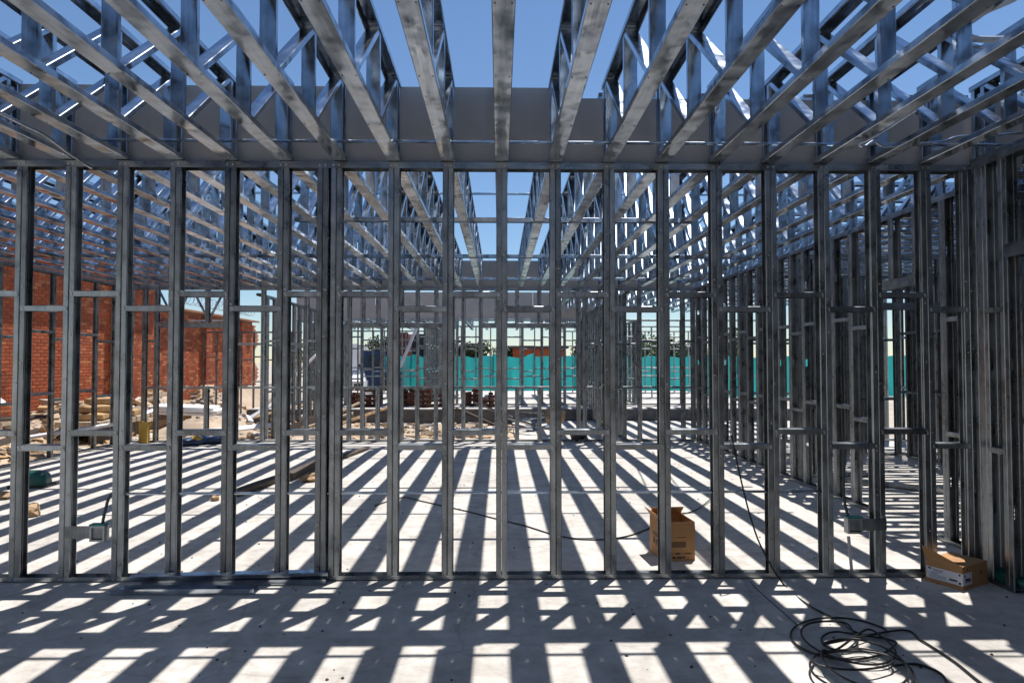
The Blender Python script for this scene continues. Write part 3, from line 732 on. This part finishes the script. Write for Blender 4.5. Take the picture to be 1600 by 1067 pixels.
# conduits among the trusses
def pipe(label, pts, r, material=M_PVC):
    b = MB(); b.tube(smoothpath(pts, 8), r, 10)
    o = put('conduit', b.mesh('conduit', material, True)); return tag(o, label, 'conduit')
pipe('pale conduit bent in a tight curve under the trusses in the top right corner', [pt(1640, -40, 3.75), pt(1590, -5, 3.85), pt(1540, 18, 3.95), pt(1515, 35, 4.0), pt(1508, 50, 4.02), pt(1520, 60, 4.02), pt(1545, 62, 4.02), pt(1580, 61, 4.02), pt(1660, 56, 4.0)], .019)
pipe('grey conduit running beside a truss above the right of the near wall', [pt(1432, 172, 4.50), pt(1405, 190, 4.6), pt(1375, 209, 4.7), pt(1352, 221, 4.76), pt(1343, 226, 4.78), pt(1352, 229, 4.79), pt(1366, 221, 4.8), pt(1384, 229, 4.82), pt(1430, 226, 4.84), pt(1475, 221, 4.85), pt(1500, 214, 4.85), pt(1560, 211, 4.85), pt(1640, 206, 4.85)], .011, M_STEEL)
pipe('grey conduit slung under a truss in the top left corner', [pt(-30, 160, 3.9), pt(0, 177, 4.05), pt(40, 197, 4.3), pt(70, 212, 4.5), pt(105, 238, 4.8), pt(143, 263, 5.06)], .011, M_STEEL)
pipe('long conduit on top of the back room trusses, left of its twin', [(3.05, 13.6, 3.765), (2.75, 11, 3.765), (2.42, 8.4, 3.765), (2.40, 6.2, 3.765)], .012, M_RUB)
pipe('long conduit on top of the back room trusses, right of its twin', [(3.5, 13.6, 3.765), (3.15, 11, 3.765), (2.92, 8.6, 3.765), (2.86, 6.2, 3.765)], .012, M_RUB)

# ================================================================== BRICK BUILDING ON THE LEFT
BX = -10.5
t = thing('brick_building', 'red brick building along the left, behind the left stud wall', 'building', (BX, 0, 0))
def core(name, x0, x1, y0, y1, z0, z1, m): 
    b = MB(); b.box(x0, x1, y0, y1, z0, z1); return put(name, b.mesh(name, m), t)
core('wall', -.6, -.012, 4.0, 21.2, -.15, 4.25, M_MORT)
core('wall', -.6, -.014, 21.2, 29.2, -.15, 3.30, M_MORT)
BL, BH, BD, J = .235, .068, .10, .012
bk = MB(); bk.box(-BD, 0, 0, BL, 0, BH); ME_BRICK = bk.mesh('brick', M_BRICK)
mass = MB(); rnd = random.Random(9); nb = 0
def lay(y0, y1, top, xf, ragged=False):
    global nb
    rows = int((top+.1)/(BH+J))
    for r in range(rows):
        z = -.1 + r*(BH+J); y = y0 + (BL/2 if r % 2 else 0)
        lim = y1 - (.35+.3*math.sin(r*.33)+.16*rnd.random() if ragged else 0)
        if r % 2:
            mass.box(xf-BD, xf+rnd.uniform(-.002, .002), y0, y0+BL/2-J, z, z+BH)
        while y < lim-.02:
            yb = min(y+BL, y1); dx = rnd.uniform(-.003, .003)
            if 14.6 < y < 16.8 and .75 < z < 3.2 and nb < 300 and xf == 0 and yb-y > BL-.01:
                o = put('brick', ME_BRICK, t, Matrix.Translation((dx, y, z))); nb += 1
            else:
                mass.box(xf-BD, xf+dx, y, yb, z, z+BH, m=rnd.choice((0, 0, 0, 1, 2)))
            y += BL+J
lay(12.0, 21.2, 4.2, 0); lay(21.2, 30.0, 3.22, 0, True)
for yp in (18.6, 24.3, 27.6): lay(yp, yp+.48, 4.15 if yp < 21 else 3.2, .16)
for yp in (18.6, 24.3, 27.6):
    core('pilaster', -.02, .148, yp+.004, yp+.476, -.15, 4.1 if yp < 21 else 3.18, M_MORT)
o = put('bricks', mass.mesh('bricks', [M_BRICK2, M_BRICK3, M_BRICK4]), t); o['kind'] = 'stuff'
b = MB(); b.hexa([(-.62, 3.9, 4.3), (.36, 3.9, 4.26), (-.62, 21.4, 4.3), (.36, 21.4, 4.26), (-.62, 3.9, 4.6), (.36, 3.9, 4.31), (-.62, 21.4, 4.6), (.36, 21.4, 4.31)])
rf = put('roof', b.mesh('roof', M_TILE), t)
b = MB(); b.hexa([(-.62, 21.45, 3.31), (.26, 21.45, 3.28), (-.62, 29.3, 3.31), (.26, 29.3, 3.28), (-.62, 21.45, 3.5), (.26, 21.45, 3.34), (-.62, 29.3, 3.5), (.26, 29.3, 3.34)])
put('roof', b.mesh('roof', M_TILE), t)
# razor wire curls over the lower roof
for i in range(4):
    y0 = 22+1.8*i
    b = MB(); b.tube([(BX+.0+.18*math.cos(q*.7), y0+.035*q, 3.72+.18*math.sin(q*.7)) for q in range(46)], .008, 5)
    o = put('wire_coil', b.mesh('wire_coil', M_STEEL)); tag(o, f'wire coil above the lower brick roof, {ORD[i+1]} from the near end', 'wire', 'wire coils over the brick building')

# ================================================================== RUBBLE YARD
def chunks(name, label, n, x0, x1, y0, y1, zf, smin, smax, materials, seed, flat=.5):
    b = MB(); r_ = random.Random(seed)
    for i in range(n):
        x = r_.uniform(x0, x1); y = r_.uniform(y0, y1); s = smin + (smax-smin)*r_.random()**2
        Mx = Matrix.Translation((x, y, zf(x, y) + s*.15)) @ Matrix.Rotation(r_.uniform(0, 6.3), 4, 'Z') @ Matrix.Rotation(r_.uniform(-.6, .6), 4, 'X')
        lx = s*r_.uniform(.5, 2.2); ly = s*r_.uniform(.4, 1); lz = s*flat*r_.uniform(.4, 1)
        b.hexa([Mx @ Vector((sx*lx*r_.uniform(.6, 1), sy*ly*r_.uniform(.6, 1), sz*lz*r_.uniform(.6, 1))) for sz in (-1, 1) for sy in (-1, 1) for sx in (-1, 1)], r_.randrange(len(materials)))
    o = put(name, b.mesh(name, materials)); o['kind'] = 'stuff'; o['label'] = label; return o
def bank_z(x, y): return -.12 + .85*math.exp(-((x+9.75)/.62)**2)*(.72+.28*math.sin(y*1.7)+.1*math.sin(y*4.1+x*3))
def spoil_bank():
    b = MB(); r_ = random.Random(77); nx, ny = 16, 110; x0, x1, y0, y1 = -10.49, -7.9, 6.0, 28.0
    for j in range(ny+1):
        for i in range(nx+1):
            x = x0+(x1-x0)*i/nx; y = y0+(y1-y0)*j/ny; b.v.append(Vector((x, y, bank_z(x, y)+r_.uniform(-.03, .05))))
    for j in range(ny):
        for i in range(nx):
            a = j*(nx+1)+i; b.f.append((a, a+1, a+nx+2, a+nx+1)); b.m.append(0)
    struct('spoil_bank', b.mesh('spoil_bank', M_SAND, True))
spoil_bank()
hump = lambda x, y: -.10
chunks('rubble', 'tan and white building rubble between the left stud wall and the brick building', 2200, -10.3, -7.8, 8, 24, bank_z, .03, .16, [M_WOOD, M_CLAY, M_SAND, M_CONC, M_BAG], 31)
chunks('rubble', 'building rubble on the sand behind the far stud wall', 1100, -7.6, .2, 14.6, 19.0, hump, .02, .13, [M_WOOD, M_CLAY, M_SAND, M_CONC, M_DWOOD], 32)
def heap(label, cx, cyy, rx, ry, h, seed):
    r_ = random.Random(seed); b = MB(); n, k = 22, 7
    rings = []
    for j in range(k+1):
        f = j/k; rings.append([Vector((cx+rx*(1-f)*math.cos(2*math.pi*i/n)*r_.uniform(.92, 1.06), cyy+ry*(1-f)*math.sin(2*math.pi*i/n)*r_.uniform(.92, 1.06), -.15+h*math.sin(f*math.pi/2)*r_.uniform(.9, 1.08))) for i in range(n)])
    for ra, rb in zip(rings, rings[1:]):
        for i in range(n): b.quad(ra[i], ra[(i+1) % n], rb[(i+1) % n], rb[i])
    o = put('sand_heap', b.mesh('sand_heap', M_SAND, True)); return tag(o, label, 'sand heap', 'sand heaps')
heap('low sand heap behind the far wall at the left window', -7.0, 16.6, 1.5, 1.1, .42, 1)
heap('sand heap between the stud wall and the brick building', -8.7, 18.6, .8, 1.8, .5, 2)
heap('low sand heap behind the far wall left of centre', -3.9, 16.2, 1.3, .9, .28, 3)
# sacks
sm = MB()
def sack(loc, rz, label, seed):
    r_ = random.Random(seed); bm = bmesh.new(); bmesh.ops.create_cube(bm, size=1); bmesh.ops.subdivide_edges(bm, edges=bm.edges[:], cuts=4, use_grid_fill=True)
    for v in bm.verts:
        x, y, z = v.co*2; k = (1-.25*x**4)*(1-.25*y**4)
        v.co = Vector((x*.32, y*.2, z*.075*k*(1+r_.uniform(-.12, .12)) + .075))
    me = bpy.data.meshes.new('cement_sack'); bm.to_mesh(me); bm.free(); me.materials.append(M_BAG)
    for p in me.polygons: p.use_smooth = True
    o = put('cement_sack', me); o.location = loc; o.rotation_euler.z = rz; tag(o, label, 'sack', 'tan sacks in the yard')
for i, (x, y, z, a) in enumerate(((-8.6, 14.5, .40, .2), (-8.65, 15.1, .40, 1.4), (-8.55, 15.7, .40, .1), (-8.6, 14.7, .55, 1.2), (-8.58, 15.4, .55, .3), (-8.6, 15.0, .70, .7))):
    sack((x, y, z), a, ['lowest tan sack nearest the camera', 'lowest tan sack in the middle', 'lowest tan sack farthest back', 'upper tan sack at the front', 'upper tan sack at the back', 'topmost tan sack'][i] + ' of the pile before the brick building', i)
t = thing('timber_bearer', 'low timber platform carrying the pile of tan sacks', 'platform', (-8.6, 15.1, -.14))
for dx in (-.3, .3):
    b = MB(); b.box(dx-.06, dx+.06, -1, 1, 0, .42); put('bearer', b.mesh('bearer', M_DWOOD), t)
for k in range(7):
    b = MB(); b.box(-.45, .45, -1+.29*k, -.76+.29*k, .42, .53); put('board', b.mesh('board', M_WOOD), t)
for i, (z, dx) in enumerate(((.30, 0), (.37, .08), (.44, -.06))):
    b = MB(); b.box(-.7, .7, -.6, .6, 0, .06); o = put('white_sheet', b.mesh('white_sheet', M_WHITE)); o.location = (-7.9+dx, 17.6, z); o.rotation_euler = (0, R(3), R(8+3*i))
    tag(o, f'{["lowest", "middle", "topmost"][i]} white sheet of the stack before the brick building', 'sheet', 'stack of white sheets')
plank('timber_prop', 'pale plank leaning up behind the far wall, left of centre', 'plank', pt(396, 652, 17.4), pt(494, 554, 17.6), .07, .05, M_WHITE, 40)
plank('timber_prop', 'pale broken plank end lying below the leaning plank', 'plank', pt(392, 652, 16.6), pt(432, 628, 16.9), .09, .04, M_WHITE, 40)
plank('timber_prop', 'pale brace leaning against the rear block', 'plank', pt(625, 574, 20.4), pt(651, 512, 20.6), .09, .05, M_WHITE, 30)
plank('timber_stick', 'brown stick leaning on rubble behind the far wall at the centre', 'stick', pt(712, 638, 15.4), pt(772, 664, 15.2), .09, .06, M_DWOOD, 0)
lump('clay_lump', 'dark lump of rubble behind the far wall, right of centre', 'rubble', pt(1010-149+8, 664, 15.4), (.3, .2, .22), M_CLAY, 41, jag=.35)
# steel offcuts heap right of centre
for i in range(9):
    r_ = random.Random(60+i); x0 = r_.uniform(.2, 1.5); y0 = r_.uniform(14.8, 17.2); a = r_.uniform(.3, 2.6); L = r_.uniform(.7, 1.8)
    t = thing('steel_offcut', f'pale steel offcut in the heap behind the far wall right of centre, {ORD[i+1]} from below', 'offcut', (x0, y0, -.05+.045*i), 0, 'steel offcuts behind the far wall')
    member('channel', t, (0, 0, 0), (L*math.cos(a), L*math.sin(a)*.8, r_.uniform(-.05, .35)), (r_.uniform(-.5, .5), r_.uniform(-.5, .5), 1), .089, .04, 0, M_STEEL)

# scrap timber tipped behind the far wall and along the brick building
for i in range(26):
    r_ = random.Random(300+i)
    if i < 14: x0, y0, zb_ = r_.uniform(-6.8, -3.2), r_.uniform(15.0, 18.6), .05
    else: x0, y0 = r_.uniform(-9.6, -8.4), r_.uniform(11, 19); zb_ = bank_z(x0, y0)+.08
    a = r_.uniform(0, 3.14); L = r_.uniform(.7, 2.1)
    plank('scrap_timber', (f'piece of scrap timber behind the far wall, {ORD[i+1]} from below' if i < 14 else f'piece of scrap timber along the brick building, {ORD[i-13]} from below'), 'timber',
          (x0, y0, zb_+.02*(i % 7)), (x0+L*math.cos(a), y0+L*math.sin(a), zb_+.02*(i % 7)+r_.uniform(-.02, .45)), r_.uniform(.06, .14), r_.uniform(.02, .05), [M_WOOD, M_WHITE, M_DWOOD, M_CLAY][i % 4], r_.uniform(0, 90), 'scrap timber in the yard')
# brick stacks on the rear slab
bk = MB(); bk.box(-.11, .11, -.052, .052, 0, .068); ME_SB = bk.mesh('brick', M_BRICKD)
for i, (p, n) in enumerate(((556, 8), (582, 7), (638, 8), (664, 9), (688, 7), (738, 8), (762, 6))):
    Y = 20.0 + .25*(i % 3); x = at(p, 565, Y).x; r_ = random.Random(80+i)
    t = thing('brick_stack', f'stack of dark red bricks on the rear slab, {ORD[i+1]} from the left', 'brick stack', (x, Y, .302), r_.uniform(-.25, .25), 'brick stacks on the rear slab')
    for k in range(n):
        for c in range(2):
            for d in range(2):
                if k >= n-2 and r_.random() < .45: continue
                if k % 2 == 0: Mx = Matrix.Translation((-.115+.23*c+r_.uniform(-.01, .01), -.06+.12*d, k*.07))
                else: Mx = Matrix.Translation((-.06+.12*c+(-.05 if c == 0 else .05), -.0+r_.uniform(-.01, .01)+(.115 if d else -.115), k*.07)) @ Matrix.Rotation(R(90), 4, 'Z')
                put('brick', ME_SB, t, Mx)

# ================================================================== FENCE AND WHAT LIES BEYOND
def cloth(L, h, seed):
    r_ = random.Random(seed); b = MB(); nx, nz = 14, 6
    ph = r_.uniform(0, 6)
    for j in range(nz+1):
        for i in range(nx+1):
            x = L*i/nx; f = j/nz
            sag = .05*math.sin(math.pi*i/nx)*f
            b.v.append(Vector((x, .09*math.sin(i*1.3+ph)*math.sin(f*3+.4)+.05*math.sin(i*2.9+f*5+ph), .02+f*(h-sag*(1+ph*.5))-.04*f*math.sin(i*.9+ph))))
    for j in range(nz):
        for i in range(nx):
            a = j*(nx+1)+i; b.f.append((a, a+1, a+nx+2, a+nx+1)); b.m.append(0)
    return b.mesh('mesh_panel', M_TEAL, True)
def fence(label, p0, p1, h, seed):
    p0 = Vector(p0); p1 = Vector(p1); d = p1-p0; L = d.length; n = max(1, round(L/2.1))
    t = thing('mesh_fence', label, 'fence', p0, math.atan2(d.y, d.x)); t['kind'] = 'thing'
    vs_ = [cloth(L/n, h + .06*random.Random(seed+k).uniform(-1, 1), seed+k) for k in range(4)]
    for i in range(n):
        put('mesh_panel', vs_[i % 4], t, Matrix.Translation((L*i/n, 0, 0)))
    for i in range(n+1):
        b = MB(); b.tube([(0, 0, 0), (0, 0, h+.12)], .03, 8); put('post', b.mesh('post', M_DWOOD), t, Matrix.Translation((L*i/n, .06, 0)))
    return t
fence('teal mesh fence across the back of the site', (-6.5, 34.5, -.15), (24.5, 34.5, -.15), 2.1, 100)

def tree(name, label, loc, h, rx, seed, group):
    r_ = random.Random(seed); t = thing(name, label, 'tree', loc, 0, group)
    b = MB(); b.tube([(0, 0, 0), (.06, .03, h*.3), (-.04, .08, h*.6), (.03, 0, h*.85)], [.13, .10, .06, .02], 7)
    for k in range(5):
        q = r_.uniform(0, 6.3); b.tube([(0, 0, h*(.3+.08*k)), (rx*.45*math.cos(q), rx*.45*math.sin(q), h*(.5+.08*k))], [.05, .015], 6)
    put('trunk', b.mesh('trunk', M_BARK, True), t)
    b = MB()
    cl = [(Vector((r_.gauss(0, .42)*rx, r_.gauss(0, .42)*rx, h*r_.uniform(.35, .95))), r_.uniform(.25, .5)*rx) for _ in range(14)]
    for c, s in cl:
        for _ in range(210):
            d = Vector((r_.gauss(0, 1), r_.gauss(0, 1), r_.gauss(0, .8))).normalized()*s*r_.random()**.4; p = c+d
            u = Vector((r_.gauss(0, 1), r_.gauss(0, 1), r_.gauss(0, 1))).normalized()*.11; v = u.cross(Vector((r_.gauss(0, 1), r_.gauss(0, 1), r_.gauss(0, 1)))).normalized()*.07
            b.quad(p-u, p-v, p+u, p+v)
    put('crown', b.mesh('crown', M_LEAF), t)
for i, (x, y, h, rx) in enumerate(((-12, 48, 3.6, 1.9), (-7.2, 46, 3.2, 1.7), (-4.2, 44, 3.0, 1.6), (-1.8, 47, 2.9, 1.7), (.2, 52, 2.7, 1.6), (6.0, 46, 3.0, 1.8), (8.6, 44, 3.3, 1.9), (11.5, 47, 3.5, 2.0), (14.5, 45, 3.6, 2.0))):
    tree('shrub_tree', f'low dark green tree beyond the teal fence, {ORD[i+1]} from the left', (x, y, -.16), h, rx, 200+i, 'trees beyond the fence')

# low brown building right behind the fence
t = thing('low_building', 'low brown flat-roofed building beyond the fence at the centre', 'building', (1.0, 50, -.16))
b = MB(); b.box(0, 3.8, 0, 4, 0, 2.75); put('wall', b.mesh('wall', M_BRICK2), t)
b = MB(); b.box(-.25, 4.05, -.35, 4.2, 2.755, 2.95); put('roof', b.mesh('roof', M_DWOOD), t)
for x0 in (.5, 2.4):
    b = MB(); b.box(x0, x0+.8, -.03, .02, 1.2, 2.2); wn = put('window', b.mesh('window', M_DARKS), t)
    b = MB(); b.box(x0+.06, x0+.74, -.04, -.031, 1.27, 2.13); put('pane', b.mesh('pane', M_GLASS), wn)
# containers
def container(label, loc, W, D, H, m):
    t = thing('site_container', label, 'container', loc); b = MB(); b.box(.05, W-.05, .05, D-.05, .1, H-.05); put('shell', b.mesh('shell', m), t)
    for k in range(int(W/.28)):
        b = MB(); b.box(.09+.28*k, .09+.28*k+.14, .015, .049, .12, H-.08); put('rib', b.mesh('rib', m), t)
    b = MB()
    for x in (0, W-.1): b.box(x, x+.1, -.01, .10, 0, H)
    b.box(.1, W-.1, -.01, .10, 0, .12); b.box(.1, W-.1, -.01, .10, H-.12, H); put('frame', b.mesh('frame', m), t)
container('black site container beyond the rear block left of centre', (-4.65, 36.2, -.16), 1.9, 2.4, 3.25, M_DARKS)
container('oxide red site container left of the black one', (-6.0, 36.6, -.16), 1.1, 2.4, 3.35, M_REDS)
# truck
t = thing('parked_truck', 'parked blue truck with a white cargo box beyond the rear slab, left of centre', 'truck', (-9.0, 33.0, -.16), R(4))
b = MB(); b.box(0, 2.1, .2, 4.4, .75, 2.65); put('cargo_box', b.mesh('cargo_box', M_WHITE), t)
b = MB()
b.hexa([(2.25, .3, .55), (3.6, .3, .55), (2.25, 2.1, .55), (3.6, 2.1, .55), (2.25, .35, 2.35), (3.3, .4, 2.3), (2.25, 2.05, 2.35), (3.3, 2.0, 2.3)])
b.box(3.6, 4.25, .35, 2.05, .55, 1.3); cb = put('cab', b.mesh('cab', M_TRUCKB), t)
b = MB(); b.hexa([(2.5, .275, 1.45), (3.35, .30, 1.45), (2.5, .3, 1.45), (3.35, .33, 1.45), (2.5, .325, 2.1), (3.2, .35, 2.1), (2.5, .35, 2.1), (3.2, .38, 2.1)]); put('window', b.mesh('window', M_GLASS), cb)
b = MB(); b.box(0, 4.2, .8, 1.6, .42, .56); put('chassis', b.mesh('chassis', M_DARKS), t)
for x in (.6, 3.5):
    for y in (.35, 1.95):
        b = MB(); b.tube([(x, y-.12, .42), (x, y+.12, .42)], .42, 20); put('wheel', b.mesh('wheel', M_TYRE), t)
# white panel van beside it
t = thing('parked_car', 'parked white car behind the brick stacks, beyond the rear slab', 'car', (-7.2, 31.9, -.16), R(2))
b = MB(); b.box(-.85, .85, 0, 4.0, .32, .88)
b.hexa([(-.80, .9, .88), (.80, .9, .88), (-.80, 3.6, .88), (.80, 3.6, .88), (-.62, 1.5, 1.42), (.62, 1.5, 1.42), (-.62, 3.2, 1.42), (.62, 3.2, 1.42)])
bd = put('body', b.mesh('body', M_WHITE), t)
b = MB(); b.hexa([(-.72, .96, .93), (.72, .96, .93), (-.72, 1.0, .91), (.72, 1.0, .91), (-.58, 1.44, 1.36), (.58, 1.44, 1.36), (-.58, 1.48, 1.34), (.58, 1.48, 1.34)]); put('windscreen', b.mesh('windscreen', M_GLASS), bd)
for sx in (-.6, .6):
    b = MB(); b.box(sx-.16, sx+.16, -.02, .03, .62, .76); put('headlight', b.mesh('headlight', M_GLASS), bd)
for x in (-.75, .75):
    for y in (.7, 3.2):
        b = MB(); b.tube([(x-.1, y, .31), (x+.1, y, .31)], .31, 18); put('wheel', b.mesh('wheel', M_TYRE), t)
